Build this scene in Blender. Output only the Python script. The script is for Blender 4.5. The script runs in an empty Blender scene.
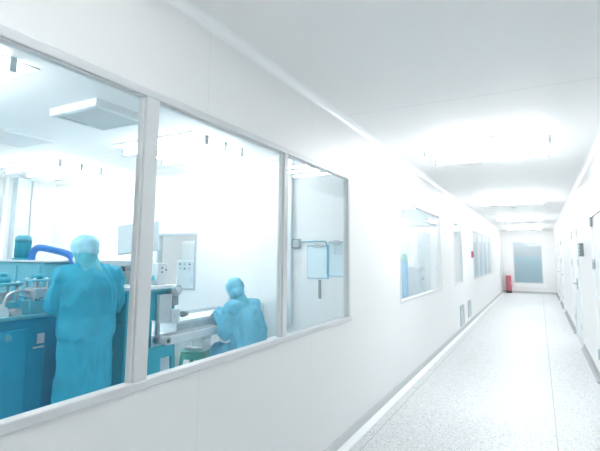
import bpy, bmesh, math, random
from mathutils import Vector, Matrix, Euler, noise
random.seed(7)
SC = bpy.context.scene
COL = SC.collection
PI = math.pi

# ------------------------------------------------------------------ materials
def lin(r, g, b):
    f = lambda c: (c / 255 / 12.92) if c / 255 <= .04045 else ((c / 255 + .055) / 1.055) ** 2.4
    return (f(r), f(g), f(b), 1)

def mat(name, col, rough=.5, metal=0, emit=None, estr=0, spec=.5, var=0, vscale=6):
    m = bpy.data.materials.new(name); m.use_nodes = True
    nt = m.node_tree; b = nt.nodes['Principled BSDF']
    c = col if len(col) == 4 else (*col, 1)
    b.inputs['Base Color'].default_value = c
    b.inputs['Roughness'].default_value = rough
    b.inputs['Metallic'].default_value = metal
    b.inputs['Specular IOR Level'].default_value = spec
    if emit:
        b.inputs['Emission Color'].default_value = (*emit, 1)
        b.inputs['Emission Strength'].default_value = estr
    if var:
        tc = nt.nodes.new('ShaderNodeTexCoord'); nz = nt.nodes.new('ShaderNodeTexNoise')
        nz.inputs['Scale'].default_value = vscale; nz.inputs['Detail'].default_value = 4
        rp = nt.nodes.new('ShaderNodeValToRGB')
        rp.color_ramp.elements[0].position = .3; rp.color_ramp.elements[1].position = .7
        rp.color_ramp.elements[0].color = tuple(max(0, v * (1 - var)) for v in c[:3]) + (1,)
        rp.color_ramp.elements[1].color = tuple(min(1, v * (1 + var)) for v in c[:3]) + (1,)
        nt.links.new(tc.outputs['Object'], nz.inputs['Vector'])
        nt.links.new(nz.outputs['Fac'], rp.inputs['Fac'])
        nt.links.new(rp.outputs['Color'], b.inputs['Base Color'])
    return m

def seam_mat(name, col, axis, period, offset, width, dark, rough=.45):
    """panel material with thin joints every `period` metres along one axis"""
    m = mat(name, col, rough); nt = m.node_tree; b = nt.nodes['Principled BSDF']
    g = nt.nodes.new('ShaderNodeNewGeometry'); s = nt.nodes.new('ShaderNodeSeparateXYZ')
    nt.links.new(g.outputs['Position'], s.inputs[0])
    def M(op, a, bv=None, link=True):
        n = nt.nodes.new('ShaderNodeMath'); n.operation = op
        if link: nt.links.new(a, n.inputs[0])
        else: n.inputs[0].default_value = a
        if bv is not None: n.inputs[1].default_value = bv
        return n.outputs[0]
    v = M('SUBTRACT', s.outputs[axis], offset)
    v = M('PINGPONG', v, period / 2)
    v = M('LESS_THAN', v, width)
    mx = nt.nodes.new('ShaderNodeMix'); mx.data_type = 'RGBA'
    nt.links.new(v, mx.inputs['Factor'])
    mx.inputs['A'].default_value = (*col[:3], 1)
    mx.inputs['B'].default_value = tuple(c * dark for c in col[:3]) + (1,)
    nt.links.new(mx.outputs['Result'], b.inputs['Base Color'])
    return m

def terrazzo():
    m = mat('terrazzo', (.78, .81, .82), .42, spec=.2); nt = m.node_tree; b = nt.nodes['Principled BSDF']
    g = nt.nodes.new('ShaderNodeNewGeometry')
    def voro(scale):
        n = nt.nodes.new('ShaderNodeTexVoronoi'); n.inputs['Scale'].default_value = scale
        nt.links.new(g.outputs['Position'], n.inputs['Vector']); return n
    v1 = voro(125); v2 = voro(60)
    def ramp(src, stops):
        r = nt.nodes.new('ShaderNodeValToRGB'); nt.links.new(src, r.inputs['Fac'])
        r.color_ramp.interpolation = 'CONSTANT'
        els = r.color_ramp.elements
        els[0].position, els[0].color = stops[0][0], (*stops[0][1], 1)
        els[1].position, els[1].color = stops[1][0], (*stops[1][1], 1)
        for p, c in stops[2:]:
            e = els.new(p); e.color = (*c, 1)
        return r.outputs['Color']
    sep = nt.nodes.new('ShaderNodeSeparateColor'); nt.links.new(v1.outputs['Color'], sep.inputs[0])
    c1 = ramp(sep.outputs[0], [(0, (.50, .53, .54)), (.14, (.63, .655, .665)), (.36, (.74, .755, .76)), (.8, (.80, .81, .815))])
    sep2 = nt.nodes.new('ShaderNodeSeparateColor'); nt.links.new(v2.outputs['Color'], sep2.inputs[0])
    c2 = ramp(sep2.outputs[1], [(0, (.84, .86, .87)), (.12, (.95, .96, .965)), (.6, (1, 1, 1))])
    mul = nt.nodes.new('ShaderNodeMix'); mul.data_type = 'RGBA'; mul.blend_type = 'MULTIPLY'
    mul.inputs['Factor'].default_value = 1
    nt.links.new(c1, mul.inputs['A']); nt.links.new(c2, mul.inputs['B'])
    # brass-free dividing strips: one along the corridor near the right wall, one near the left, and cross joints
    s = nt.nodes.new('ShaderNodeSeparateXYZ'); nt.links.new(g.outputs['Position'], s.inputs[0])
    def M(op, a, bv):
        n = nt.nodes.new('ShaderNodeMath'); n.operation = op
        nt.links.new(a, n.inputs[0])
        if isinstance(bv, (int, float)): n.inputs[1].default_value = bv
        else: nt.links.new(bv, n.inputs[1])
        return n.outputs[0]
    def near(sock, at, w): return M('LESS_THAN', M('ABSOLUTE', M('SUBTRACT', sock, at), 0), w)
    def near(sock, at, w):
        n = nt.nodes.new('ShaderNodeMath'); n.operation = 'COMPARE'
        nt.links.new(sock, n.inputs[0]); n.inputs[1].default_value = at; n.inputs[2].default_value = w
        return n.outputs[0]
    j = M('ADD', near(s.outputs[0], .06, .005), near(s.outputs[0], -1.30, .004))
    pp = M('PINGPONG', M('SUBTRACT', s.outputs[1], 3.83), 1.2)
    j2 = M('MULTIPLY', M('LESS_THAN', pp, .004), .45)
    j = M('MAXIMUM', M('MULTIPLY', j, .8), j2)
    mx = nt.nodes.new('ShaderNodeMix'); mx.data_type = 'RGBA'
    nt.links.new(j, mx.inputs['Factor']); nt.links.new(mul.outputs['Result'], mx.inputs['A'])
    mx.inputs['B'].default_value = (.36, .40, .43, 1)
    nt.links.new(mx.outputs['Result'], b.inputs['Base Color'])
    return m

def glass_mat(name, tint=(.96, .985, .99), ior=1.5):
    m = bpy.data.materials.new(name); m.use_nodes = True; nt = m.node_tree
    for n in list(nt.nodes):
        if n.type != 'OUTPUT_MATERIAL': nt.nodes.remove(n)
    out = [n for n in nt.nodes if n.type == 'OUTPUT_MATERIAL'][0]
    tr = nt.nodes.new('ShaderNodeBsdfTransparent'); tr.inputs[0].default_value = (*tint, 1)
    gl = nt.nodes.new('ShaderNodeBsdfGlossy'); gl.inputs['Roughness'].default_value = .0
    gl.inputs[0].default_value = (.95, .98, 1, 1)
    lw = nt.nodes.new('ShaderNodeLayerWeight'); lw.inputs['Blend'].default_value = .5
    pw = nt.nodes.new('ShaderNodeMath'); pw.operation = 'POWER'; pw.inputs[1].default_value = 5
    nt.links.new(lw.outputs['Facing'], pw.inputs[0])
    fr = nt.nodes.new('ShaderNodeMath'); fr.operation = 'MULTIPLY_ADD'; fr.inputs[1].default_value = .95; fr.inputs[2].default_value = .016
    nt.links.new(pw.outputs[0], fr.inputs[0])
    mx = nt.nodes.new('ShaderNodeMixShader')
    nt.links.new(fr.outputs[0], mx.inputs[0]); nt.links.new(tr.outputs[0], mx.inputs[1])
    nt.links.new(gl.outputs[0], mx.inputs[2]); nt.links.new(mx.outputs[0], out.inputs[0])
    return m

WC = (.825, .836, .838)
M = dict(
    wall=seam_mat('wall_panel', WC, 1, 1.17, .52, .0016, .86),
    wallx=seam_mat('wall_panel_cross', WC, 0, 1.17, -2.0, .0016, .9),
    ceiling=seam_mat('ceiling_panel', (.905, .91, .91), 1, 3.45, 3.44, .004, .82, .55),
    trim=mat('white_cove_trim', (.86, .89, .90), .3),
    base=mat('aluminium_cove', (.52, .55, .56), .45, .0),
    alu=mat('window_aluminium', (.67, .70, .715), .4, .0),
    alu_d=mat('window_gasket', (.76, .785, .795), .5),
    floor=terrazzo(),
    rfloor=mat('resin_floor', (.82, .84, .85), .25, var=.04, vscale=1.5),
    glass=glass_mat('window_glass'),
    white=mat('white_paint', (.82, .85, .86), .4),
    offw=mat('off_white_plastic', (.70, .76, .79), .45),
    pale=mat('pale_panel', (.60, .69, .73), .4, var=.05),
    pgrey=mat('pale_grey_metal', (.46, .53, .57), .35, .3),
    grey=mat('mid_grey', (.23, .28, .30), .45),
    dark=mat('dark_grey', (.05, .075, .085), .5),
    steel=mat('brushed_steel', (.55, .62, .65), .28, .8),
    tube=mat('lit_tube', (1, 1, 1), .4, emit=(1, .99, .985), estr=23.5),
    tuberoom=mat('room_tube', (1, 1, 1), .4, emit=(1, .99, .985), estr=17.5),
    tubedim=mat('dim_tube', (1, 1, 1), .4, emit=(1, .99, .985), estr=8.5),
    teal=mat('machine_teal', (.007, .33, .53), .5, var=.10, vscale=3),
    teal2=mat('machine_teal_pale', (.10, .42, .53), .4, var=.10, vscale=3),
    teal3=mat('machine_teal_green', (.008, .34, .46), .45, var=.10, vscale=4),
    blue=mat('blue_hose', (.015, .17, .50), .35),
    gown=mat('teal_gown', (.008, .335, .50), .7, var=.08, vscale=9),
    gown2=mat('sky_blue_gown', (.11, .45, .62), .65, var=.12, vscale=9),
    hood=mat('pale_blue_hood', (.30, .60, .72), .65, var=.12, vscale=12),
    hood2=mat('teal_hood', (.07, .42, .53), .65, var=.14, vscale=12),
    hood3=mat('sky_blue_hood', (.15, .50, .65), .65, var=.25, vscale=14),
    skin=mat('skin', (.62, .47, .40), .5),
    mask=mat('mask_white', (.78, .84, .86), .7),
    eye=mat('eye_dark', (.03, .02, .02), .3),
    green=mat('green_plastic', (.15, .52, .44), .4),
    paper=mat('paper_pale_blue', (.66, .80, .86), .6),
    bluec=mat('clipboard_blue', (.16, .47, .63), .5),
    red=mat('hazed_red_paint', (.50, .14, .18), .45),  # red paled so the colour itself carries the washed-out haze
    endw=mat('end_room_wall', (.60, .645, .67), .6),
    endw2=mat('end_room_band', (.52, .66, .72), .6),
    blind=mat('blind_slat', (.74, .79, .80), .6),
    doorm=mat('door_leaf', (.74, .79, .81), .4),
)

# ------------------------------------------------------------------ mesh helpers
def box(bm, x0, x1, y0, y1, z0, z1, bev=0):
    vs = [bm.verts.new(p) for p in [(x0,y0,z0),(x1,y0,z0),(x1,y1,z0),(x0,y1,z0),(x0,y0,z1),(x1,y0,z1),(x1,y1,z1),(x0,y1,z1)]]
    fs = [bm.faces.new([vs[i] for i in f]) for f in [(3,2,1,0),(4,5,6,7),(0,1,5,4),(1,2,6,5),(2,3,7,6),(3,0,4,7)]]
    if bev:
        es = list({e for f in fs for e in f.edges})
        bmesh.ops.bevel(bm, geom=es, offset=bev, segments=2, affect='EDGES', profile=.5)
    return bm

def bx(x0, x1, y0, y1, z0, z1, bev=0):
    return box(bmesh.new(), x0, x1, y0, y1, z0, z1, bev)

def frame_axes(d):
    d = d.normalized(); up = Vector((0,0,1)) if abs(d.z) < .95 else Vector((1,0,0))
    a = d.cross(up).normalized(); return a, a.cross(d).normalized()

def cyl(bm, p, q, r, r2=None, n=20, cap=True):
    p, q = Vector(p), Vector(q); r2 = r if r2 is None else r2
    a, b = frame_axes(q - p)
    A = [bm.verts.new(p + (a*math.cos(t) + b*math.sin(t))*r) for t in [2*PI*i/n for i in range(n)]]
    B = [bm.verts.new(q + (a*math.cos(t) + b*math.sin(t))*r2) for t in [2*PI*i/n for i in range(n)]]
    for i in range(n):
        f = bm.faces.new([A[i], A[(i+1)%n], B[(i+1)%n], B[i]]); f.smooth = True
    if cap: bm.faces.new(A[::-1]); bm.faces.new(B)
    return bm

def tube(bm, pts, r, n=12, sub=4):
    P = [Vector(p) for p in pts]; out = []
    for i in range(len(P)-1):
        p0 = P[max(i-1,0)]; p1 = P[i]; p2 = P[i+1]; p3 = P[min(i+2,len(P)-1)]
        for k in range(sub):
            t = k/sub
            out.append(.5*((2*p1)+(p2-p0)*t+(2*p0-5*p1+4*p2-p3)*t*t+(3*p1-p0-3*p2+p3)*t**3))
    out.append(P[-1]); rings = []
    a = None
    for i, p in enumerate(out):
        d = (out[min(i+1,len(out)-1)] - out[max(i-1,0)]).normalized()
        if a is None: a, b = frame_axes(d)
        else:
            a = (a - d*a.dot(d)).normalized(); b = a.cross(d).normalized()
        rings.append([bm.verts.new(p + (a*math.cos(2*PI*k/n) + b*math.sin(2*PI*k/n))*r) for k in range(n)])
    for A, B in zip(rings, rings[1:]):
        for k in range(n):
            f = bm.faces.new([A[k], A[(k+1)%n], B[(k+1)%n], B[k]]); f.smooth = True
    bm.faces.new(rings[0][::-1]); bm.faces.new(rings[-1])
    return bm

def ball(bm, c, s, u=20, v=12, rot=None):
    m = Matrix.Translation(c) @ (rot.to_matrix().to_4x4() if rot else Matrix()) @ Matrix.Diagonal((*((s,s,s) if isinstance(s,(int,float)) else s),1))
    r = bmesh.ops.create_uvsphere(bm, u_segments=u, v_segments=v, radius=1, matrix=m)
    for vv in r['verts']:
        for f in vv.link_faces: f.smooth = True
    return bm

def prism(bm, prof, axis, a0, a1):
    """extrude a 2-D profile along world axis 'x','y' or 'z'"""
    def P(u, v, w): return {'x': (w,u,v), 'y': (u,w,v), 'z': (u,v,w)}[axis]
    A = [bm.verts.new(P(u,v,a0)) for u,v in prof]; B = [bm.verts.new(P(u,v,a1)) for u,v in prof]
    n = len(prof)
    for i in range(n): bm.faces.new([A[i],A[(i+1)%n],B[(i+1)%n],B[i]])
    bm.faces.new(A[::-1]); bm.faces.new(B)
    return bm

def obj(name, bm, m, parent=None, loc=None):
    bmesh.ops.recalc_face_normals(bm, faces=bm.faces[:])
    me = bpy.data.meshes.new(name); bm.to_mesh(me); bm.free()
    ms = m if isinstance(m, (list, tuple)) else [m]
    for x in ms: me.materials.append(x)
    o = bpy.data.objects.new(name, me); COL.objects.link(o)
    if parent: o.parent = parent
    if loc: o.location = loc
    return o

def tag(o, label, cat, group=None, kind=None):
    o['label'] = label; o['category'] = cat
    if group: o['group'] = group
    if kind: o['kind'] = kind
    return o

def thing(name, label, cat, loc=(0,0,0), rz=0, group=None):
    o = bpy.data.objects.new(name, None); COL.objects.link(o)
    o.empty_display_size = .1
    o.location = loc; o.rotation_euler = (0,0,rz)
    return tag(o, label, cat, group)

def struct(name, bm, m, parent=None):
    o = obj(name, bm, m, parent)
    if not parent: o['kind'] = 'structure'
    return o

def sempty(name):
    o = bpy.data.objects.new(name, None); COL.objects.link(o); o['kind'] = 'structure'; return o

def dup(root, loc, rz, label, group=None):
    r = root.copy(); COL.objects.link(r); r.location = loc; r.rotation_euler = (0,0,rz); r['label'] = label
    if group: r['group'] = group
    for ch in list(root.children):
        c = ch.copy(); COL.objects.link(c); c.parent = r
        for g in list(ch.children):
            d = g.copy(); COL.objects.link(d); d.parent = c
    return r

# ------------------------------------------------------------------ the setting
XL, XR, YB, YE, H = -1.44, .60, -6.5, 21.5, 2.70
WT = .06                        # panel wall thickness
RX = -7.10                      # far side wall of the rooms
Y1, Y2, Y3 = 4.55, 11.3, 17.2   # cross walls between the rooms

def wall_y(x0, x1, y0, y1, holes):
    """a wall lying along Y with rectangular holes (ya, yb, za, zb), cut as full-height strips"""
    bm = bmesh.new(); y = y0
    for ya, yb, za, zb in sorted(holes):
        if ya > y: box(bm, x0, x1, y, ya, 0, H)
        if za > 0: box(bm, x0, x1, ya, yb, 0, za)
        if zb < H: box(bm, x0, x1, ya, yb, zb, H)
        y = yb
    if y < y1: box(bm, x0, x1, y, y1, 0, H)
    return bm

def wall_x(y0, y1, x0, x1, holes):
    bm = bmesh.new(); x = x0
    for xa, xb, za, zb in sorted(holes):
        if xa > x: box(bm, x, xa, y0, y1, 0, H)
        if za > 0: box(bm, xa, xb, y0, y1, 0, za)
        if zb < H: box(bm, xa, xb, y0, y1, zb, H)
        x = xb
    if x < x1: box(bm, x, x1, y0, y1, 0, H)
    return bm

ZS, ZT = .965, 2.205             # window sill and head, outer frame
LH = [(-.97, .155, ZS, ZT), (.155, 3.60, ZS, ZT), (5.16, 7.66, ZS, ZT), (8.95, 10.02, ZS, ZT), (11.85, 16.5, ZS, ZT)]
LH = [(.155, 3.60, ZS, ZT)] + LH[2:]
struct('wall_left', wall_y(XL-WT, XL, YB, YE, LH), M['wall'])
RD = [(9.0, 10.62, 0, 2.06), (5.2, 6.62, 0, 2.06), (14.6, 15.6, 0, 2.06), (17.6, 18.6, 0, 2.06)]
struct('wall_right', wall_y(XR, XR+WT, YB, YE, RD), M['wall'])
EW = (-.99, .12, .42, 2.19)
struct('wall_end', wall_x(YE, YE+WT, XL-WT, XR+WT, [EW]), M['wallx'])
struct('wall_back', bx(RX-WT, XR+WT, YB-WT, YB, 0, H), M['wallx'])
struct('wall_room_side', bx(RX-WT, RX, YB, YE, 0, H), M['wall'])
BW = (-4.70, -3.99, 1.04, 1.79)
struct('wall_room_cross', wall_x(Y1, Y1+WT, RX, XL-WT, [BW]), M['wallx'])
for nm, yy in (('wall_second_room_cross', Y2), ('wall_third_room_cross', Y3)):
    struct(nm, bx(RX, XL-WT, yy, yy+WT, 0, H), M['wallx'])
struct('floor', bx(XL-WT, XR+WT, YB, YE+WT, -.1, 0), M['floor'])
struct('floor_rooms', bx(RX-WT, XL-WT, YB, YE, -.1, 0), M['rfloor'])
struct('ceiling', bx(RX-WT, XR+WT+.3, YB-WT, YE+2.2, H, H+.1), M['ceiling'])

# cove trims at the ceiling, baseboards and a painted highlight strip at the floor
def cove(x, sgn, z, up, r, n=6):
    """concave quarter profile in the (x,z) corner, sgn = direction away from the wall, up = +1 from floor, -1 from ceiling"""
    pr = [(x, z), (x + sgn*r, z)]
    for k in range(1, n):
        a = PI/2*k/n
        pr.append((x + sgn*r*(1-math.sin(a)), z + up*r*(1-math.cos(a))))
    pr.append((x, z + up*r))
    return pr
struct('trim_1', prism(bmesh.new(), cove(XL, 1, H, -1, .055), 'y', YB, YE), M['trim'])
struct('trim_2', prism(bmesh.new(), cove(XR, -1, H, -1, .055), 'y', YB, YE), M['trim'])
def trimroom(): return prism(bmesh.new(), [(Y1, H), (Y1-.05, H), (Y1, H-.05)], 'x', RX, XL-WT)
struct('trim_3', trimroom(), M['trim'])
struct('trim_4', prism(bmesh.new(), [(RX, H), (RX+.05, H), (RX, H-.05)], 'y', YB, Y1), M['trim'])
struct('trim_5', prism(bmesh.new(), [(YE, H), (YE-.05, H), (YE, H-.05)], 'x', XL, XR), M['trim'])
struct('baseboard_left', prism(bmesh.new(), [(XL, 0), (XL+.016, 0), (XL+.016, .03), (XL+.012, .09), (XL, .105)], 'y', YB, YE), M['base'])
struct('trim_highlight', prism(bmesh.new(), [(XL+.016, 0), (XL+.062, 0), (XL+.055, .010), (XL+.035, .017), (XL+.016, .034)], 'y', YB, YE), M['trim'])  # white strip stands in for the highlight along the floor cove
bm = bmesh.new()
yy = YB
for a, b in ((5.2, 6.62), (9.0, 10.62), (14.6, 15.6), (17.6, 18.6)):
    prism(bm, [(XR, 0), (XR-.05, 0), (XR-.02, .02), (XR-.012, .06), (XR-.012, .085), (XR, .088)], 'y', yy, a); yy = b
prism(bm, [(XR, 0), (XR-.05, 0), (XR-.02, .02), (XR-.012, .06), (XR-.012, .085), (XR, .088)], 'y', yy, YE)
struct('baseboard_right', bm, mat('baseboard_grey', (.30, .33, .345), .45))
bm = bmesh.new(); box(bm, XL+.01, XR-.02, YE-.02, YE, 0, .09); struct('baseboard_end', bm, M['base'])
bm = bmesh.new(); box(bm, RX, XL-WT, Y1-.02, Y1, 0, .09); struct('baseboard_room', bm, M['base'])

# windows in the left wall: frame bars, gasket lines and panes
def window_y(name, y0, y1, z0, z1, mull, fw=.045):
    w = sempty(name)
    xo, xi, fb, ft = XL+.008, XL-.036, .032, .036
    bm = bmesh.new()
    box(bm, xi, xo, y0, y1, z1-ft, z1, .004)
    box(bm, xi, xo+.006, y0-.008, y1+.008, z0-.004, z0+fb, .005)
    box(bm, xi, xo, y0, y0+fw, z0+fb, z1-ft, .004); box(bm, xi, xo, y1-fw, y1, z0+fb, z1-ft, .004)
    obj('window_frame', bm, M['alu'], w)
    cuts = [y0+fw]
    for a, b in mull:
        mb = bmesh.new(); box(mb, xi, xo+.002, a, b, z0+fb, z1-ft, .005)
        obj('mullion', mb, M['alu'], w)
        cuts += [a, b]
    cuts.append(y1-fw)
    for a, b in zip(cuts[::2], cuts[1::2]):
        gb = bmesh.new(); t = .007
        for (p, q, r, s) in ((a, b, z1-ft-t, z1-ft), (a, a+t, z0+fb, z1-ft-t), (b-t, b, z0+fb, z1-ft-t)):
            box(gb, XL-.030, XL-.004, p, q, r, s)
        obj('gasket', gb, M['alu_d'], w)
        obj('pane', bx(XL-.020, XL-.014, a, b, z0+fb, z1-ft), M['glass'], w)
    return w
window_y('window_1', .155, 3.60, ZS, ZT, [(1.29, 1.362), (2.45, 2.502)])
window_y('window_2', 5.16, 7.66, ZS, ZT, [])
window_y('window_3', 8.95, 10.02, ZS, ZT, [])
window_y('window_4', 11.85, 16.5, ZS, ZT, [(12.95, 13.05), (14.1, 14.2), (15.3, 15.4)])

def window_x(name, x0, x1, y0, y1, z0, z1, fw, fm='alu'):
    w = sempty(name); bm = bmesh.new()
    box(bm, x0, x1, y0, y1, z1-fw, z1); box(bm, x0, x1, y0, y1, z0, z0+fw)
    box(bm, x0, x0+fw, y0, y1, z0+fw, z1-fw); box(bm, x1-fw, x1, y0, y1, z0+fw, z1-fw)
    obj('window_frame', bm, M[fm], w)
    obj('pane', bx(x0+fw, x1-fw, (y0+y1)/2-.003, (y0+y1)/2+.003, z0+fw, z1-fw), M['glass'], w)
window_x('window_5', *EW[:2], YE-.01, YE+WT+.01, *EW[2:], .035)
window_x('window_6', *BW[:2], Y1-.01, Y1+WT+.01, *BW[2:], .03, 'pgrey')
# white sill ledge below the end window
struct('trim_6', bx(EW[0]-.03, EW[1]+.09, YE-.05, YE, EW[2]-.16, EW[2]-.005, .008), M['trim'])
# the lobby behind the end window
struct('wall_lobby', bx(-2.0, 1.0, YE+1.7, YE+1.76, 0, H), M['endw'])
struct('wall_lobby_dado', bx(-2.0, 1.0, YE+1.68, YE+1.70, 0, 1.55), M['endw2'])
struct('wall_lobby_left', bx(-2.06, -2.0, YE+WT, YE+1.76, 0, H), M['endw'])
struct('wall_lobby_right', bx(.66, .72, YE+WT, YE+1.68, 0, H), M['endw'])
struct('floor_lobby', bx(-2.06, 1.0, YE+WT, YE+1.76, -.1, 0), M['rfloor'])

# doors in the right wall
def door_y(name, y0, y1, double, hinge_far=False):
    d = sempty(name); bm = bmesh.new(); f = .05; h = 2.06
    box(bm, XR-.012, XR+WT, y0, y0+f, 0, h); box(bm, XR-.012, XR+WT, y1-f, y1, 0, h); box(bm, XR-.012, XR+WT, y0+f, y1-f, h-f, h)
    obj('door_frame', bm, M['trim'], d)
    ym = (y0+y1)/2
    leaves = [(y0+f+.004, ym-.003), (ym+.003, y1-f-.004)] if double else [(y0+f+.004, y1-f-.004)]
    for i, (a, b) in enumerate(leaves):
        lf = obj('door_leaf', bx(XR+.008, XR+.05, a, b, .012, h-f-.004, .003), M['doorm'], d)
        hy = (b-.07 if i == 0 else a+.07) if double else (a+.08)
        s = (-1 if i == 0 else 1) if double else 1
        hb = bmesh.new(); box(hb, XR-.002, XR+.008, hy-.025, hy+.025, .93, 1.13, .004)
        cyl(hb, (XR-.002, hy, 1.04), (XR-.05, hy, 1.04), .011); cyl(hb, (XR-.05, hy-.01*s, 1.04), (XR-.05, hy+.13*s, 1.04), .010)
        obj('door_handle', hb, M['pgrey'], lf)
        for z in (1.95, 1.43, .35):
            yh = (a if i == 0 else b) if double else b
            hg = bmesh.new(); cyl(hg, (XR-.014, yh, z-.06), (XR-.014, yh, z+.06), .013)
            box(hg, XR-.014, XR-.012, yh-.03, yh+.03, z-.055, z+.055)
            obj('hinge', hg, M['pgrey'] if name == 'door_2' else M['offw'], d)
    tb = bmesh.new(); box(tb, XR-.014, XR+WT, y0, y1, 0, .012); obj('threshold', tb, M['base'], d)
door_y('door_1', 9.0, 10.62, True)
door_y('door_2', 5.2, 6.62, False)
door_y('door_3', 14.6, 15.6, False)
door_y('door_4', 17.6, 18.6, False)
struct('wall_right_outer', bx(XR+WT, XR+WT+.04, YB, YE, 0, H), M['wall'])

# ------------------------------------------------------------------ ceiling lights
def make_light(label, group, tm='tube'):
    t = thing('ceiling_light', label, 'ceiling light', (0,0,0), 0, group)
    bm = bmesh.new()
    box(bm, -.58, .58, -.48, .48, H-.009, H, .002)
    obj('housing', bm, M['white'], t)
    for y in (-.30, 0, .30):
        b = bmesh.new(); cyl(b, (-.585, y, H-.068), (.585, y, H-.068), .0145, n=12)
        obj('tube', b, M[tm], t)
        for s in (-1, 1):
            h = bmesh.new(); box(h, *sorted((s*.585, s*.612)), y-.02, y+.02, H-.092, H, .004)
            obj('lamp_holder', h, M['pgrey'], t)
    return t
L0 = make_light('lit three-tube ceiling light of the corridor, largest and nearest of the row', 'corridor ceiling lights')
L0.location = (-.45, 5.18, 0)
for y, lb in ((10.0, 'second lit ceiling light along the corridor, behind the largest one'),
              (14.6, 'third lit ceiling light along the corridor, before the end wall'),
              (19.2, 'farthest lit ceiling light of the corridor, close to the end wall')):
    dup(L0, (-.45, y, 0), 0, lb)
LU = make_light('dim corridor ceiling light just above the top edge of the photo', 'corridor ceiling lights', 'tubedim')
LU.location = (-.45, .40, 0)
dup(LU, (-.45, -4.4, 0), 0, 'added dim fill light behind the photographer')  # unseen lamp added to even out the corridor light
dup(LU, (-.45, 22.4, 0), 0, 'added fill light of the lobby behind the end window')  # unseen lamp added to brighten the lobby behind the glass
RG = 'work room ceiling lights'
LR = make_light('lit ceiling light in the work room, upper left corner of the first window', RG, 'tuberoom')
LR.location = (-3.40, 1.16, 0)
dup(LR, (-5.95, 3.76, 0), 0, 'lit ceiling light in the work room above the big teal machine, by the room corner', RG)
dup(LR, (-3.50, 3.70, 0), 0, 'lit ceiling light in the work room seen at the top of the middle window', RG)
dup(LR, (-5.45, 1.32, 0), 0, 'lit ceiling light in the work room nearest the far side wall', RG)
G2 = 'added fill lights of the rooms further along'  # unseen lamps added to brighten the rooms behind the far windows
dup(LR, (-2.6, 7.0, 0), 0, 'added fill light in the room behind the fourth window', G2)
dup(LR, (-4.6, 5.5, 0), 0, 'added fill light in the second room seen through the small window in the cross wall', G2)
dup(LR, (-3.0, 9.6, 0), 0, 'added fill light in the second room behind the narrow window', G2)
dup(LR, (-2.5, 13.0, 0), 0, 'added fill light in the third room, nearer one behind the multi-pane window', G2)
dup(LR, (-2.5, 15.8, 0), 0, 'added fill light in the third room, farther one behind the multi-pane window', G2)

# ceiling vents of the work room
def make_vent(label):
    t = thing('ceiling_vent', label, 'ceiling vent', (0,0,0), 0, 'work room ceiling vents')
    bm = bmesh.new(); w, d = .29, .26
    for a in ((-w, w, -d, -d+.04), (-w, w, d-.04, d), (-w, -w+.04, -d+.04, d-.04), (w-.04, w, -d+.04, d-.04)): box(bm, *a, H-.065, H, .004)
    obj('vent_frame', bm, M['white'], t)
    bm = bmesh.new()
    for k in range(9):
        y = -d+.065 + k*.049
        prism(bm, [(y-.02, H-.030), (y-.017, H-.028), (y+.021, H-.058), (y+.018, H-.060)], 'x', -w+.04, w-.04)
    obj('louvre', bm, M['white'], t)
    obj('back_plate', bx(-w+.04, w-.04, -d+.04, d-.04, H-.02, H), M['white'], t)
    return t
v = make_vent('square louvred vent in the work room ceiling seen through the first window'); v.location = (-3.24, 2.42, 0)
v2 = dup(v, (-4.80, 2.58, H*.7), 0, 'louvred ceiling vent cut off by the left edge of the photo')
v2.scale = (1, 1, .3)

# pilaster and pipe on the side wall of the work room
tag(obj('wall_column', bx(RX, RX+.14, 3.86, 4.06, 0, H-.05, .006), M['pale']), 'pale blue-grey square column against the work room side wall', 'column')
b = bmesh.new(); cyl(b, (RX+.07, 4.17, 0), (RX+.07, 4.17, H-.05), .045)
tag(obj('wall_pipe', b, M['white']), 'white vertical pipe beside the blue-grey column on the work room side wall', 'pipe')
b = bmesh.new(); cyl(b, (RX+.05, 3.74, 0), (RX+.05, 3.74, H-.05), .03)
tag(obj('wall_pipe', b, M['white']), 'thinner white vertical pipe left of the blue-grey column', 'pipe')
b = bmesh.new(); box(b, -2.64, -2.53, Y1-.05, Y1, .72, H-.05, .006)
tag(obj('cable_duct', b, M['offw']), 'tall pale cable duct on the cross wall just right of the second mullion', 'cable duct')

# ------------------------------------------------------------------ wall things seen in the third pane
def clipboard(name_label, x, z0, z1, w, m, tilt=0):
    t = thing('clipboard', name_label, 'clipboard', (x, Y1, (z0+z1)/2), 0, 'clipboards on the cross wall')
    h = (z1-z0)/2
    obj('board', bx(-w/2, w/2, -.016, -.006, -h, h, .003), M['bluec'], t)
    obj('sheet', bx(-w/2+.008, w/2-.015, -.020, -.016, -h+.008, h-.012), m, t)
    b = bmesh.new(); box(b, -.05, .05, -.032, -.016, h-.03, h+.008, .003); cyl(b, (-.03, -.024, h+.012), (.03, -.024, h+.012), .008)
    obj('clip', b, M['steel'], t)
    b = bmesh.new(); cyl(b, (0, 0, h+.0), (0, -.018, h+.0), .006); obj('peg', b, M['grey'], t)
    return t
clipboard('pale clipboard with a blank sheet, left of the pair in the third pane', -2.20, 1.25, 1.62, .27, M['paper'])
clipboard('narrow pale blue clipboard, right of the pair in the third pane', -1.965, 1.28, 1.66, .20, M['paper'])
t = thing('wall_gauge', 'small square grey-green gauge on the wall left of the clipboards', 'gauge', (-2.475, Y1, 1.64))
obj('case', bx(-.05, .05, -.035, 0, -.055, .055, .006), M['grey'], t)
obj('dial', bx(-.035, .035, -.038, -.035, -.04, .04), M['pgrey'], t)
b = bmesh.new(); tube(b, [(-2.42, Y1-.012, 1.66), (-2.30, Y1-.014, 1.665), (-2.16, Y1-.05, 1.665), (-2.08, Y1-.052, 1.65), (-2.068, Y1-.045, 1.52), (-2.068, Y1-.045, 1.30)], .007)
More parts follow.
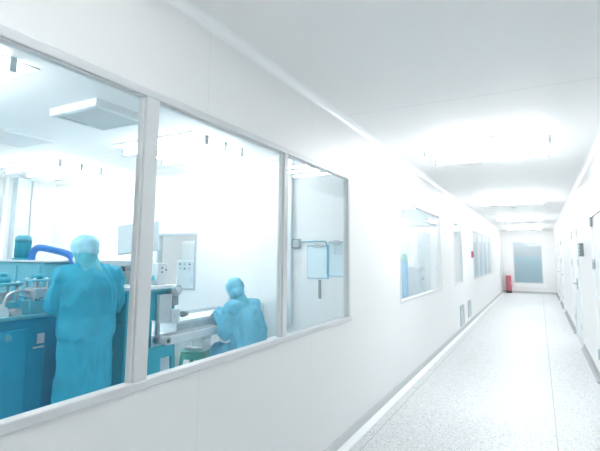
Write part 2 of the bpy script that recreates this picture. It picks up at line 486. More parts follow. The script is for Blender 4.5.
tag(obj('cable', b, M['teal2']), 'thin teal cable draped over the clipboards in the third pane', 'cable')
b = bmesh.new(); box(b, -2.195, -2.165, Y1-.014, Y1, 1.03, 1.235, .003)
tag(obj('switch_strip', b, M['grey']), 'narrow grey strip hanging on the wall below the left clipboard', 'strip')
t = thing('socket_box', 'white socket box low on the cross wall behind the seated worker', 'socket box', (-2.985, Y1, .83))
obj('case', bx(-.06, .06, -.06, 0, -.11, .11, .006), M['offw'], t)
for z in (.05, -.04):
    b = bmesh.new(); cyl(b, (.01, -.06, z), (.01, -.068, z), .022); obj('outlet', b, M['dark'], t)

# ------------------------------------------------------------------ machines in the work room
# A: big teal cabinet at the back left with a motor and a blue handle pipe
A = thing('processing_machine', 'big teal processing machine with a pale upper cabinet, behind the standing worker', 'machine', (-4.66, 3.05, 0))
def P(root, *a): return tuple(a[i] - root.location[i//2] for i in range(6))
def mbox(root, x0, x1, y0, y1, z0, z1, bev=.006): return bx(*P(root, x0, x1, y0, y1, z0, z1), bev)
def mv(root, p): return (p[0]-root.location[0], p[1]-root.location[1], p[2]-root.location[2])
obj('lower_cabinet', mbox(A, -5.15, -4.22, 2.62, 3.5, 0, 1.06, .012), M['teal'], A)
obj('upper_cabinet', mbox(A, -5.08, -4.28, 2.68, 3.4, 1.06, 1.415, .012), M['teal2'], A)
obj('door_panel', mbox(A, -5.02, -4.72, 2.665, 2.682, 1.10, 1.38, .004), M['teal2'], A)
obj('door_panel', mbox(A, -4.60, -4.32, 2.665, 2.682, 1.10, 1.38, .004), M['teal2'], A)
obj('top_edge', mbox(A, -5.10, -4.26, 2.66, 3.42, 1.415, 1.435, .004), M['pale'], A)
b = bmesh.new(); cyl(b, mv(A, (-4.28, 3.0, 1.28)), mv(A, (-4.255, 3.0, 1.28)), .05); obj('gauge', b, M['pale'], A)
mo = bmesh.new(); c = (-4.86, 2.80)
for k in range(24):
    a = 2*PI*k/24
    q = (c[0]+.083*math.cos(a), c[1]+.083*math.sin(a))
    p0 = mv(A, (c[0]+.066*math.cos(a), c[1]+.066*math.sin(a), 1.45)); q0 = mv(A, (*q, 1.45))
    cyl(mo, mv(A, (c[0]+.074*math.cos(a), c[1]+.074*math.sin(a), 1.46)), mv(A, (c[0]+.074*math.cos(a), c[1]+.074*math.sin(a), 1.63)), .0055, n=6)
cyl(mo, mv(A, (*c, 1.435)), mv(A, (*c, 1.63)), .070, n=28); cyl(mo, mv(A, (*c, 1.435)), mv(A, (*c, 1.455)), .095, n=28)
mot = obj('motor', mo, M['teal3'], A)
b = bmesh.new(); cyl(b, mv(A, (*c, 1.63)), mv(A, (*c, 1.675)), .084, .078, n=28); cyl(b, mv(A, (*c, 1.675)), mv(A, (*c, 1.695)), .074, .05, n=28)
cap = obj('motor_cap', b, M['teal2'], mot)
b = bmesh.new(); tube(b, [mv(A, p) for p in [(-4.66, 2.78, 1.43), (-4.65, 2.78, 1.50), (-4.60, 2.785, 1.55), (-4.52, 2.80, 1.56), (-4.40, 2.86, 1.535), (-4.27, 2.91, 1.50), (-4.21, 2.93, 1.45), (-4.185, 2.95, 1.34), (-4.17, 2.97, 1.15)]], .036, 16)
obj('hose', b, M['blue'], A)

# B: lower bench machine in front, left of the standing worker
B = thing('filling_bench', 'teal bench machine with metal fittings at the lower left, cut by the photo edge', 'machine', (-4.2, 1.8, 0))
obj('cabinet', mbox(B, -4.75, -3.66, 1.35, 2.36, 0, .98, .012), M['teal'], B)
obj('worktop', mbox(B, -4.78, -3.63, 1.32, 2.38, .98, 1.01, .006), M['teal2'], B)
obj('front_panel', mbox(B, -3.66, -3.645, 1.45, 2.2, .1, .9, .004), M['teal'], B)
b = bmesh.new(); cyl(b, mv(B, (-3.645, 2.04, .85)), mv(B, (-3.632, 2.04, .85)), .028); obj('gauge', b, M['teal2'], B)
obj('label_plate', mbox(B, -3.645, -3.640, 2.27, 2.33, .77, .85, .002), M['pale'], B)
obj('label_plate', mbox(B, -3.645, -3.640, 2.24, 2.33, .735, .75, .002), M['pale'], B)
for (x, y, w, d, h, m) in ((-3.92, 2.12, .20, .16, .10, 'teal2'), (-3.92, 2.12, .14, .11, .17, 'pgrey'), (-4.25, 2.05, .28, .2, .08, 'teal3'), (-4.3, 1.7, .22, .22, .12, 'pgrey')):
    obj('block', mbox(B, x-w/2, x+w/2, y-d/2, y+d/2, 1.01, 1.01+h, .008), M[m], B)
for (x, y, r, h, m) in ((-3.85, 2.2, .012, .26, 'steel'), (-3.99, 2.05, .012, .24, 'steel'), (-3.99, 2.2, .012, .26, 'steel'), (-3.85, 2.05, .012, .24, 'steel'), (-4.18, 2.0, .05, .12, 'pale'), (-4.05, 1.75, .07, .06, 'offw'), (-3.95, 1.82, .045, .05, 'pgrey')):
    b = bmesh.new(); cyl(b, mv(B, (x, y, 1.01)), mv(B, (x, y, 1.01+h)), r); obj('post' if r < .02 else 'flange', b, M[m], B)
obj('head_plate', mbox(B, -4.02, -3.82, 2.02, 2.23, 1.235, 1.26, .006), M['teal2'], B)
b = bmesh.new(); cyl(b, mv(B, (-3.92, 2.12, 1.26)), mv(B, (-3.92, 2.12, 1.31)), .055); cyl(b, mv(B, (-3.92, 2.12, 1.31)), mv(B, (-3.92, 2.12, 1.34)), .03)
obj('hand_wheel', b, M['teal3'], B)
b = bmesh.new(); tube(b, [mv(B, p) for p in [(-4.2, 2.05, 1.1), (-4.15, 2.1, 1.28), (-4.05, 2.12, 1.22), (-3.98, 2.12, 1.17)]], .016); obj('hose', b, M['teal3'], B)
obj('block', mbox(B, -3.80, -3.66, 2.20, 2.35, 1.01, 1.12, .008), M['teal2'], B)
obj('block', mbox(B, -3.79, -3.64, 2.22, 2.34, 1.14, 1.22, .01), M['pgrey'], B)
for (x, y) in ((-3.78, 2.23), (-3.67, 2.23), (-3.67, 2.33), (-3.78, 2.33)):
    b = bmesh.new(); cyl(b, mv(B, (x, y, 1.11)), mv(B, (x, y, 1.30)), .011); obj('post', b, M['steel'], B)
obj('head_plate', mbox(B, -3.81, -3.64, 2.20, 2.36, 1.27, 1.29, .005), M['teal2'], B)
b = bmesh.new(); cyl(b, mv(B, (-3.72, 2.28, 1.29)), mv(B, (-3.72, 2.28, 1.33)), .045); obj('hand_wheel', b, M['teal3'], B)
for (x, y, z, q) in ((-3.66, 2.10, 1.03, .03), (-3.68, 2.0, 1.04, .04), (-3.80, 2.02, 1.05, .045), (-3.70, 1.88, 1.035, .03)):
    b = bmesh.new(); cyl(b, mv(B, (x, y, z)), mv(B, (x-.10, y+.02, z+.005)), q); cyl(b, mv(B, (x+.012, y, z)), mv(B, (x, y, z)), q*1.25); obj('coupling', b, M['pale' if q > .03 else 'pgrey'], B)
b = bmesh.new(); tube(b, [mv(B, p) for p in [(-3.72, 2.02, 1.06), (-3.72, 2.06, 1.17), (-3.70, 2.14, 1.20), (-3.70, 2.21, 1.18)]], .014); obj('hose', b, M['steel'], B)
obj('tray', mbox(B, -4.1, -3.75, 1.55, 1.85, 1.01, 1.045, .006), M['pale'], B)

# C: packing machine right of the standing worker, with head, roller and control box
Cc = thing('packing_machine', 'teal packing machine with pale side panel and roller, right of the standing worker', 'machine', (-3.6, 2.9, 0))
obj('base_cabinet', mbox(Cc, -4.05, -3.14, 2.72, 3.02, 0, .90, .01), M['teal3'], Cc)
obj('head', mbox(Cc, -4.05, -3.14, 2.72, 3.30, .90, 1.17, .01), M['teal3'], Cc)
obj('side_panel', mbox(Cc, -3.14, -3.10, 3.06, 3.22, .88, 1.13, .006), M['pale'], Cc)
obj('side_panel', mbox(Cc, -3.14, -3.12, 2.80, 2.90, .88, 1.03, .004), M['teal2'], Cc)
obj('slot', mbox(Cc, -3.14, -3.105, 3.23, 3.31, 1.02, 1.11, .004), M['grey'], Cc)
mb_ = obj('meter_box', mbox(Cc, -3.14, -3.08, 3.20, 3.31, .87, .985, .006), M['offw'], Cc)
obj('dial', mbox(Cc, -3.08, -3.076, 3.225, 3.285, .90, .955, .002), M['pale'], mb_)
b = bmesh.new(); cyl(b, mv(Cc, (-3.10, 3.36, .925)), mv(Cc, (-3.10, 3.43, .925)), .030, .022); cyl(b, mv(Cc, (-3.10, 3.30, .925)), mv(Cc, (-3.10, 3.36, .925)), .012); obj('knob', b, M['grey'], Cc)
obj('top_plate', mbox(Cc, -4.08, -3.10, 2.74, 3.28, 1.185, 1.215, .005), M['white'], Cc)
obj('top_rim', mbox(Cc, -4.09, -3.09, 2.73, 3.32, 1.165, 1.186, .004), M['teal2'], Cc)
b = bmesh.new(); cyl(b, mv(Cc, (-3.16, 3.25, 1.165)), mv(Cc, (-3.06, 3.25, 1.165)), .052, n=28); rl = obj('roller', b, M['pgrey'], Cc)
b = bmesh.new(); cyl(b, mv(Cc, (-3.06, 3.25, 1.165)), mv(Cc, (-3.052, 3.25, 1.165)), .030, n=24); obj('roller_hub', b, M['offw'], rl)
obj('instrument_rack', mbox(Cc, -4.0, -3.42, 3.05, 3.26, 1.215, 1.44, .008), M['pgrey'], Cc)
for i, (x, z) in enumerate(((-3.74, 1.36), (-3.66, 1.36), (-3.58, 1.36), (-3.50, 1.37))):
    b = bmesh.new(); cyl(b, mv(Cc, (x, 3.05, z)), mv(Cc, (x, 3.01, z)), .026); obj('valve', b, M['grey'] if i % 2 else M['dark'], Cc)
b = bmesh.new(); tube(b, [mv(Cc, p) for p in [(-3.80, 3.02, 1.40), (-3.82, 2.99, 1.32), (-3.72, 2.98, 1.27), (-3.58, 2.98, 1.275), (-3.50, 3.0, 1.31)]], .012); obj('hose', b, M['grey'], Cc)
b = bmesh.new(); tube(b, [mv(Cc, p) for p in [(-3.66, 3.0, 1.33), (-3.70, 2.95, 1.27), (-3.66, 2.92, 1.215)]], .020); obj('hose', b, M['teal2'], Cc)
obj('pump', mbox(Cc, -3.60, -3.44, 2.84, 2.96, 1.215, 1.30, .012), M['teal3'], Cc)
cb = obj('control_box', mbox(Cc, -3.36, -3.20, 3.12, 3.24, 1.215, 1.42, .006), M['offw'], Cc)
for (dx, z) in ((.05, 1.375), (.05, 1.335), (.10, 1.355)): obj('button', mbox(Cc, -3.20, -3.192, 3.12+dx-.008, 3.12+dx+.008, z-.009, z+.009, .002), M['grey'], cb)
b = bmesh.new(); tube(b, [mv(Cc, p) for p in [(-3.27, 3.08, 1.215), (-3.24, 3.06, 1.26), (-3.2, 3.08, 1.29)]], .022); obj('elbow', b, M['teal2'], Cc)
obj('label_plate', mbox(Cc, -3.66, -3.60, 2.712, 2.72, .86, .95, .002), M['pale'], Cc)
b = bmesh.new()
for k in range(4): cyl(b, mv(Cc, (-3.139, 2.80+.05*k, .30)), mv(Cc, (-3.13, 2.80+.05*k, .30)), .01)
obj('bolt_row', b, M['pgrey'], Cc)

# the display panel on a post behind the first mullion
D = thing('display_panel', 'tilted white display panel on a thin post above the packing machine, behind the first mullion', 'display', (-3.50, 3.16, 1.44))
b = bmesh.new(); cyl(b, (0, 0, 0), (0, 0, .14), .014); cyl(b, (0, 0, 0), (0, 0, .012), .04); obj('post', b, M['grey'], D)
hd = obj('casing', bx(-.20, .20, -.02, .02, -.15, .15, .008), M['pale'], D); hd.location = (-.03, 0, .225); hd.rotation_euler = (math.radians(-12), math.radians(-7), math.radians(32))
bk = obj('bracket', bx(-.05, .05, .02, .05, -.10, .04, .006), M['pgrey'], hd)

# white transfer table and the short discharge conveyor
T = thing('transfer_table', 'long white transfer table running from the packing machine past the seated worker', 'table', (-3.3, 3.8, 0))
obj('tabletop', mbox(T, -3.46, -3.14, 3.34, 4.44, .83, .855, .004), M['white'], T)
obj('edge_strip', mbox(T, -3.15, -3.138, 3.34, 4.44, .74, .83, .003), M['pale'], T)
obj('guide_rail', mbox(T, -3.475, -3.455, 3.34, 4.44, .855, .89, .003), M['pgrey'], T)
for (x, y) in ((-3.44, 3.38), (-3.44, 4.38), (-3.18, 4.38)):
    obj('leg', mbox(T, x-.018, x+.018, y-.018, y+.018, 0, .83, .003), M['white'], T)
V = thing('discharge_conveyor', 'short grey discharge conveyor with a rounded end roller, on a teal stand', 'conveyor', (-3.02, 3.3, 0))
sb = bmesh.new(); prism(sb, [(3.03-3.3, .70), (3.75-3.3, .70), (3.75-3.3, .775), (3.03-3.3, .775)], 'x', -.07, -.055)
prism(sb, [(3.03-3.3, .70), (3.75-3.3, .70), (3.75-3.3, .775), (3.03-3.3, .775)], 'x', .055, .07); obj('side_beam', sb, M['offw'], V)
obj('belt', bx(-.055, .055, -.27, .45, .755, .78, .004), M['grey'], V)
for y in (-.27, .45):
    b = bmesh.new(); cyl(b, (-.075, y, .738), (.075, y, .738), .040, n=24); r = obj('roller', b, M['pgrey'], V)
    b = bmesh.new(); cyl(b, (.075, y, .738), (.08, y, .738), .018, n=16); obj('axle', b, M['dark'], r)
obj('end_plate', bx(-.09, .12, .49, .60, .742, .752, .003), M['pgrey'], V)
obj('end_bracket', bx(-.07, .06, .44, .50, .72, .742, .003), M['pgrey'], V)
b = bmesh.new()
prism(b, [(-.48, .70), (-.17, .70), (-.125, .0), (-.17, .0), (-.205, .60), (-.335, .60), (-.335, .0), (-.48, .0)], 'x', .03, .055)
box(b, .03, .055, -.335, -.18, .36, .41)
box(b, -.06, .03, -.48, -.44, .0, .70); box(b, -.06, .03, -.21, -.18, .60, .70)
obj('stand', b, M['teal3'], V)

# green plastic stools
def make_stool(label, loc, rz):
    t = thing('plastic_stool', label, 'stool', loc, rz, 'green plastic stools')
    s, h, k = .135, .43, .165
    b = bmesh.new(); box(b, -s, s, -s, s, h-.03, h, .01); 
    for a in ((-s, s, -s, -s+.012), (-s, s, s-.012, s), (-s, -s+.012, -s+.012, s-.012), (s-.012, s, -s+.012, s-.012)): box(b, *a, h-.09, h-.03)
    obj('seat', b, M['green'], t)
    for sx in (-1, 1):
        for sy in (-1, 1):
            b = bmesh.new(); w = .045
            top = [(sx*s, sy*s), (sx*(s-w), sy*s), (sx*(s-w), sy*(s-.012)), (sx*(s-.012), sy*(s-.012)), (sx*(s-.012), sy*(s-w)), (sx*s, sy*(s-w))]
            bot = [(sx*k, sy*k), (sx*(k-.03), sy*k), (sx*(k-.03), sy*(k-.012)), (sx*(k-.012), sy*(k-.012)), (sx*(k-.012), sy*(k-.03)), (sx*k, sy*(k-.03))]
            A_ = [b.verts.new((x, y, h-.05)) for x, y in top]; B_ = [b.verts.new((x, y, 0)) for x, y in bot]
            for i in range(6): b.faces.new([A_[i], A_[(i+1)%6], B_[(i+1)%6], B_[i]])
            b.faces.new(A_); b.faces.new(B_[::-1]); obj('leg', b, M['green'], t)
    return t
st = make_stool('empty green plastic stool carrying a white crate, under the transfer table', (-3.50, 4.06, 0), .25)
SITX, SITY = -2.70, 3.92
dup(st, (SITX+.0, SITY, 0), 0, 'green plastic stool under the seated worker, mostly hidden below the window sill')
t = thing('plastic_crate', 'white slatted plastic crate on the green stool left of the seated worker', 'crate', (-3.50, 4.06, .43), .25)
w, d, h = .125, .10, .22
obj('crate_base', bx(-w, w, -d, d, 0, .012), M['white'], t)
for nm, ax in (('end_side', 0), ('long_side', 1)):
    for s in (-1, 1):
        b = bmesh.new()
        L_ = d if ax == 0 else w
        def bar(a0, a1, z0, z1):
            if ax == 0: box(b, *sorted((s*w, s*(w-.008))), a0, a1, z0, z1)
            else: box(b, a0, a1, *sorted((s*d, s*(d-.008))), z0, z1)
        bar(-L_+.008*ax, L_-.008*ax, h-.03, h); bar(-L_+.008*ax, L_-.008*ax, .012, .035); bar(-L_+.008*ax, L_-.008*ax, .11, .125)
        n = 7
        for k in range(n):
            a = -L_+.012 + (2*L_-.024-.01)*k/(n-1)
            bar(a, a+.01, .035, h-.03)
        obj(nm, b, M['white'], t)
t = thing('carton', 'plain white carton on the floor left of the white crate', 'carton', (-3.86, 3.92, 0), .2)
obj('box_body', bx(-.14, .14, -.12, .12, 0, .57, .004), M['white'], t)
obj('lid_flap', bx(-.145, .145, -.125, .125, .57, .58, .002), M['offw'], t)
t = thing('side_table', 'small white side table right of the seated worker, seen over the window sill', 'table', (-2.08, 3.86, 0))
obj('tabletop', bx(-.24, .24, -.20, .20, .69, .72, .006), M['white'], t)
obj('shelf', bx(-.21, .21, -.17, .17, .56, .575), M['offw'], t)
for sx in (-1, 1):
    for sy in (-1, 1): obj('leg', bx(*sorted((sx*.22, sx*.19)), *sorted((sy*.18, sy*.15)), 0, .69), M['offw'], t)

# ------------------------------------------------------------------ people
def capsule(bm, p, q, r, r2=None, n=14):
    r2 = r if r2 is None else r2
    cyl(bm, p, q, r, r2, n); ball(bm, Vector(p), r*.999, n, 8); ball(bm, Vector(q), r2*.999, n, 8)

def loft(bm, rings, n=28):
    """rings: (centre, half width x, half depth y[, tilt about x])"""
    R = []
    for c, a, b_, *rest in rings:
        tl = rest[0] if rest else 0
        R.append([bm.verts.new((c[0]+a*math.cos(2*PI*k/n), c[1]+b_*math.sin(2*PI*k/n)*math.cos(tl), c[2]+b_*math.sin(2*PI*k/n)*math.sin(tl))) for k in range(n)])
    for A_, B_ in zip(R, R[1:]):
        for k in range(n): bm.faces.new([A_[k], A_[(k+1)%n], B_[(k+1)%n], B_[k]])
    bm.faces.new(R[0][::-1]); bm.faces.new(R[-1])

def solid(name, bm, m, parent, voxel, smooth=6, fold=0, fscale=9, seed=0):
    """merge overlapping closed shapes into one continuous surface"""
    bmesh.ops.recalc_face_normals(bm, faces=bm.faces[:])
    me = bpy.data.meshes.new('tmp'); bm.to_mesh(me); bm.free()
    tmp = bpy.data.objects.new('tmp', me); COL.objects.link(tmp)
    r = tmp.modifiers.new('r', 'REMESH'); r.mode = 'VOXEL'; r.voxel_size = voxel
    s = tmp.modifiers.new('s', 'SMOOTH'); s.iterations = smooth; s.factor = .5
    dg = bpy.context.evaluated_depsgraph_get(); dg.update()
    out = bpy.data.meshes.new_from_object(tmp.evaluated_get(dg))
    bpy.data.objects.remove(tmp); bpy.data.meshes.remove(me)
    out.name = name; out.materials.clear(); out.materials.append(m)
    if fold:
        ns = [v.normal.copy() for v in out.vertices]
        for v, nn in zip(out.vertices, ns):
            p = v.co
            q = Vector((p.x*fscale, p.y*fscale, p.z*fscale*.42 + seed))
            w_ = noise.noise(q + Vector((noise.noise(q*.6), noise.noise(q*.6+Vector((5,1,2))), 0))*1.6)
            w2 = noise.noise(q*2.3)
            ridge = 1 - 2*abs(w_)
            v.co = p + nn*(fold*(ridge*.8 - .3 + .35*w2))
    for p in out.polygons: p.use_smooth = True
    o = bpy.data.objects.new(name, out); COL.objects.link(o)
    if parent: o.parent = parent
    return o

def add_head(bm, c, pitch, yaw=0):
    """head mesh pieces with a face, local +Y forward; returns its transform"""
    Mx = Matrix.Translation(c) @ Euler((pitch, 0, yaw)).to_matrix().to_4x4()
    h = bmesh.new()
    ball(h, (0, -.012, .025), (.075, .092, .092))
    ball(h, (0, .022, -.035), (.060, .066, .080))
    ball(h, (0, .050, -.085), (.032, .032, .026))           # chin
    ball(h, (0, .090, -.018), (.013, .020, .022)); ball(h, (0, .086, .005), (.008, .010, .028))  # nose
    for s in (-1, 1):
        ball(h, (s*.074, -.005, -.010), (.010, .020, .031))  # ears
        ball(h, (s*.032, .070, .026), (.022, .012, .008))    # brow
        ball(h, (s*.042, .058, -.025), (.020, .018, .018))   # cheek
    ball(h, (0, .080, -.052), (.022, .010, .006)); ball(h, (0, .079, -.063), (.019, .010, .006))  # lips
    h.transform(Mx)
    me = bpy.data.meshes.new('t'); h.to_mesh(me); h.free(); bm.from_mesh(me); bpy.data.meshes.remove(me)
    return Mx

def add_hand(bm, wrist, d, palm_n, thumb_side, curl=.35):
    """palm, four unequal bent fingers and a thumb"""
    wrist = Vector(wrist); d = Vector(d).normalized(); nrm = Vector(palm_n); nrm = (nrm - d*nrm.dot(d)).normalized()
    side = d.cross(nrm).normalized()*thumb_side
    B_ = Matrix((side, d, nrm)).transposed().to_4x4()
    pal = bmesh.new(); ball(pal, (0, .045, 0), (.040, .055, .016)); pal.transform(Matrix.Translation(wrist) @ B_)
    me = bpy.data.meshes.new('t'); pal.to_mesh(me); pal.free(); bm.from_mesh(me); bpy.data.meshes.remove(me)
    for off, ln in ((.029, .072), (.010, .081), (-.010, .075), (-.028, .058)):
        p = wrist + side*off + d*.083; a = curl*.5; dirv = d + side*off*1.2
        for seg, f, r in ((.45, 1, .0095), (.32, .9, .0088), (.23, .8, .008)):
            dv = (dirv.normalized()*math.cos(a) + nrm*math.sin(a)); q = p + dv*ln*seg
            capsule(bm, p, q, r, r*.93, 10); p = q; a += curl
    p = wrist + side*.026 + d*.025; q = p + (side*.8 + d*.7 + nrm*.3).normalized()*.042
    capsule(bm, p, q, .0125, .0105, 10); capsule(bm, q, q + (side*.25 + d*.9 + nrm*.4).normalized()*.034, .0102, .009, 10)

def person(label, loc, rz, pose):
    bm = bmesh.new(); J = pose
    Mx = add_head(bm, J['head'], J['pitch'], J.get('yaw', 0))
    capsule(bm, J['neck'], Vector(J['head']) + Vector((0, -.02, -.05)), .056, .052)
    loft(bm, J['torso'])
    for s, k in ((-1, 'l'), (1, 'r')):
        sh, el, wr = (Vector(p) for p in J['arm_'+k])
        capsule(bm, sh, el, .050, .040); capsule(bm, el, wr, .040, .027)
        d = (wr - el).normalized(); hd = Vector(J.get('hand_'+k, d))
        add_hand(bm, wr, hd, (0, 0, -1), -s, .30)
        hp, kn, an = (Vector(p) for p in J['leg_'+k])
        capsule(bm, hp, kn, .085, .058); capsule(bm, kn, an, .055, .040)
        ball(bm, an + Vector((0, .07, -.045)), (.045, .125, .04)); ball(bm, an + Vector((0, 0, -.03)), (.042, .05, .045))
    body = solid('person', bm, M['skin'], None, .0055, 3)
    body.location = loc; body.rotation_euler = (0, 0, rz)
    tag(body, label, 'person')
    for s in (-1, 1):
        e = bmesh.new(); ball(e, Mx @ Vector((s*.031, .0785, .008)), (.012, .008, .008)); obj('eye', e, M['eye'], body)
    mk = bmesh.new(); ball(mk, (0, .052, -.052), (.066, .062, .050)); mk.transform(Mx)
    solid('face_mask', mk, M['mask'], body, .006, 4)
    return body, Mx

# standing worker, facing away towards the machine
fdir = Vector((-.90, .44)); rz1 = math.atan2(-fdir.x, fdir.y)
pose1 = dict(
    head=(-.04, .055, 1.515), pitch=-.18, yaw=.30, neck=(0, -.01, 1.36),
    torso=[((0,0,.84), .15, .105), ((0,-.005,.92), .165, .12), ((0,0,1.02), .140, .10), ((0,.0,1.15), .150, .108), ((0,-.005,1.26), .165, .108), ((0,-.01,1.34), .150, .085), ((0,-.01,1.39), .07, .06)],
    arm_l=[(-.185, -.01, 1.325), (-.225, .09, 1.085), (-.12, .29, 1.06)], hand_l=(-.1, 1, -.12),
    arm_r=[(.185, -.01, 1.325), (.222, .09, 1.09), (.13, .29, 1.07)], hand_r=(-.2, 1, -.1),
    leg_l=[(-.09, 0, .86), (-.10, .01, .47), (-.10, -.01, .075)], leg_r=[(.09, 0, .86), (.10, .01, .47), (.10, -.01, .075)])
PX, PY = -3.22, 2.40
per1, MX1 = person('person standing with back to the window in teal gown and pale blue hood', (PX, PY, 0), rz1, pose1)
g = bmesh.new()
loft(g, [((0,0,.16), .200, .155), ((0,0,.30), .202, .158), ((0,-.005,.60), .200, .162), ((0,-.01,.845), .198, .160), ((0,-.01,.855), .214, .176), ((0,-.01,.88), .216, .178), ((0,0,.98), .210, .165), ((0,0,1.02), .205, .158), ((0,-.01,1.10), .205, .160), ((0,-.015,1.24), .215, .158), ((0,-.015,1.32), .205, .13), ((0,-.01,1.38), .125, .095), ((0,-.005,1.41), .075, .07)], 36)
for s, k in ((-1, 'l'), (1, 'r')):
    sh, el, wr = (Vector(p) for p in pose1['arm_'+k])
    capsule(g, sh + Vector((-s*.03, 0, -.01)), el, .090, .082); capsule(g, el, wr, .080, .046)
    capsule(g, Vector((s*.09, -.01, 1.37)), sh, .055, .080)
gw = solid('gown', g, M['gown'], per1, .010, 6, .022, 7.5, 3)
g = bmesh.new()
for s in (-1, 1):
    capsule(g, (s*.10, .01, .30), (s*.10, -.01, .06), .075, .065)
    ball(g, (s*.10, .065, .042), (.055, .145, .042))
solid('boots', g, M['gown'], per1, .009, 4)
g = bmesh.new(); t_ = bmesh.new()
ball(t_, (0, -.018, .045), (.106, .116, .100)); ball(t_, (0, -.045, .0), (.095, .09, .06))
t_.transform(MX1); me = bpy.data.meshes.new('t'); t_.to_mesh(me); t_.free(); g.from_mesh(me)
solid('hood', g, M['hood'], per1, .008, 5, .006, 16, 9)
g = bmesh.new()
loft(g, [((0,-.012,1.355), .135, .115), ((0,-.008,1.39), .105, .10), ((-.015,.0,1.43), .086, .09), ((-.028,.015,1.47), .088, .096), ((-.036,.03,1.51), .090, .098), ((-.038,.035,1.53), .085, .09)])
solid('neck_drape', g, M['hood2'], per1, .008, 5, .006, 14, 4)

# seated worker on the low stool, leaning over the transfer table
fdir2 = Vector((-1, .10)); rz2 = math.atan2(-fdir2.x, fdir2.y)
pose2 = dict(
    head=(0, .205, 1.125), pitch=-.45, yaw=-.45, neck=(0, .125, 1.0),
    torso=[((0,-.02,.44), .15, .125), ((0,-.02,.54), .165, .125), ((0,.0,.64), .145, .11), ((0,.03,.76), .15, .108), ((0,.065,.88), .165, .108), ((0,.095,.97), .145, .085), ((0,.115,1.02), .07, .06)],
    arm_l=[(-.18, .09, .945), (-.215, .13, .745), (-.11, .31, .895)], hand_l=(.45, 1, -.10),
    arm_r=[(.18, .09, .945), (.215, .13, .745), (.11, .31, .895)], hand_r=(-.45, 1, -.10),
    leg_l=[(-.09, .02, .51), (-.13, .30, .50), (-.12, .23, .075)], leg_r=[(.09, .02, .51), (.13, .30, .50), (.12, .23, .075)])
per2, MX2 = person('person seated in sky-blue gown and hood, bent over the transfer table', (SITX, SITY, 0), rz2, pose2)
g = bmesh.new()
loft(g, [((0,-.03,.445), .195, .160), ((0,-.03,.50), .208, .172), ((0,-.025,.60), .200, .165), ((0,-.005,.72), .192, .155), ((0,.03,.84), .196, .150), ((0,.065,.93), .185, .125), ((0,.10,.99), .13, .10), ((0,.12,1.03), .075, .07)], 36)
for s, k in ((-1, 'l'), (1, 'r')):
    sh, el, wr = (Vector(p) for p in pose2['arm_'+k])
    capsule(g, sh + Vector((-s*.03, 0, -.01)), el, .088, .082); capsule(g, el, wr, .078, .046)
    capsule(g, Vector((s*.09, .09, .97)), sh, .055, .078)
    hp, kn, an = (Vector(p) for p in pose2['leg_'+k])
    capsule(g, hp + Vector((0, .04, .02)), kn, .105, .085); capsule(g, kn, an + Vector((0, 0, .05)), .085, .07)
solid('gown', g, M['gown2'], per2, .009, 4, .048, 7, 21)
g = bmesh.new()
for s, k in ((-1, 'l'), (1, 'r')):
    an = Vector(pose2['leg_'+k][2]); capsule(g, an + Vector((0, 0, .08)), an + Vector((0, 0, -.01)), .068, .06); ball(g, an + Vector((0, .065, -.033)), (.052, .14, .042))
solid('boots', g, M['gown2'], per2, .009, 4)
g = bmesh.new(); t_ = bmesh.new()
ball(t_, (0, -.020, .030), (.097, .108, .102)); ball(t_, (0, -.045, -.045), (.084, .08, .085))
t_.transform(MX2); me = bpy.data.meshes.new('t'); t_.to_mesh(me); t_.free(); g.from_mesh(me)
solid('hood', g, M['hood3'], per2, .007, 4, .009, 15, 2)
g = bmesh.new()
loft(g, [((0,.105,.965), .125, .105), ((0,.115,1.0), .10, .095), ((0,.135,1.04), .085, .088), ((0,.165,1.08), .08, .085)])
solid('neck_drape', g, M['hood2'], per2, .008, 4, .006, 14, 4)

# ------------------------------------------------------------------ things in the rooms further along
t = thing('storage_cabinet', 'white cabinet in the second room seen through the small cross-wall window', 'cabinet', (-5.15, 6.2, 0))
obj('body', bx(-.45, .45, -.2, .2, 0, 1.75, .006), M['white'], t)
for s in (-1, 1):
    dr = obj('door', bx(*sorted((s*.44, s*.006)), -.215, -.2, .06, 1.70, .003), M['offw'], t)
    b = bmesh.new(); cyl(b, (s*.04, -.235, .85), (s*.04, -.235, 1.05), .008); cyl(b, (s*.04, -.235, .87), (s*.04, -.215, .87), .006); cyl(b, (s*.04, -.235, 1.03), (s*.04, -.215, 1.03), .006); obj('handle', b, M['steel'], dr)
t = thing('test_instrument', 'white instrument with dark dials behind the small cross-wall window', 'instrument', (-4.37, 4.95, 0))
obj('stand', bx(-.2, .2, -.15, .15, 0, 1.0, .006), M['offw'], t)
ib = obj('case', bx(-.2, .2, -.14, .14, 1.0, 1.42, .008), M['offw'], t)
for i in range(4):
    for j in range(2):
        b = bmesh.new(); x = -.14+.09*i; z = 1.37-.06*j; cyl(b, (x, -.14, z), (x, -.148, z), .016); obj('dial', b, M['pgrey'] if (i+j) % 2 else M['grey'], ib)
b = bmesh.new(); cyl(b, (.1, -.14, 1.16), (.1, -.155, 1.16), .05, n=24); obj('gauge', b, M['pale'], ib)

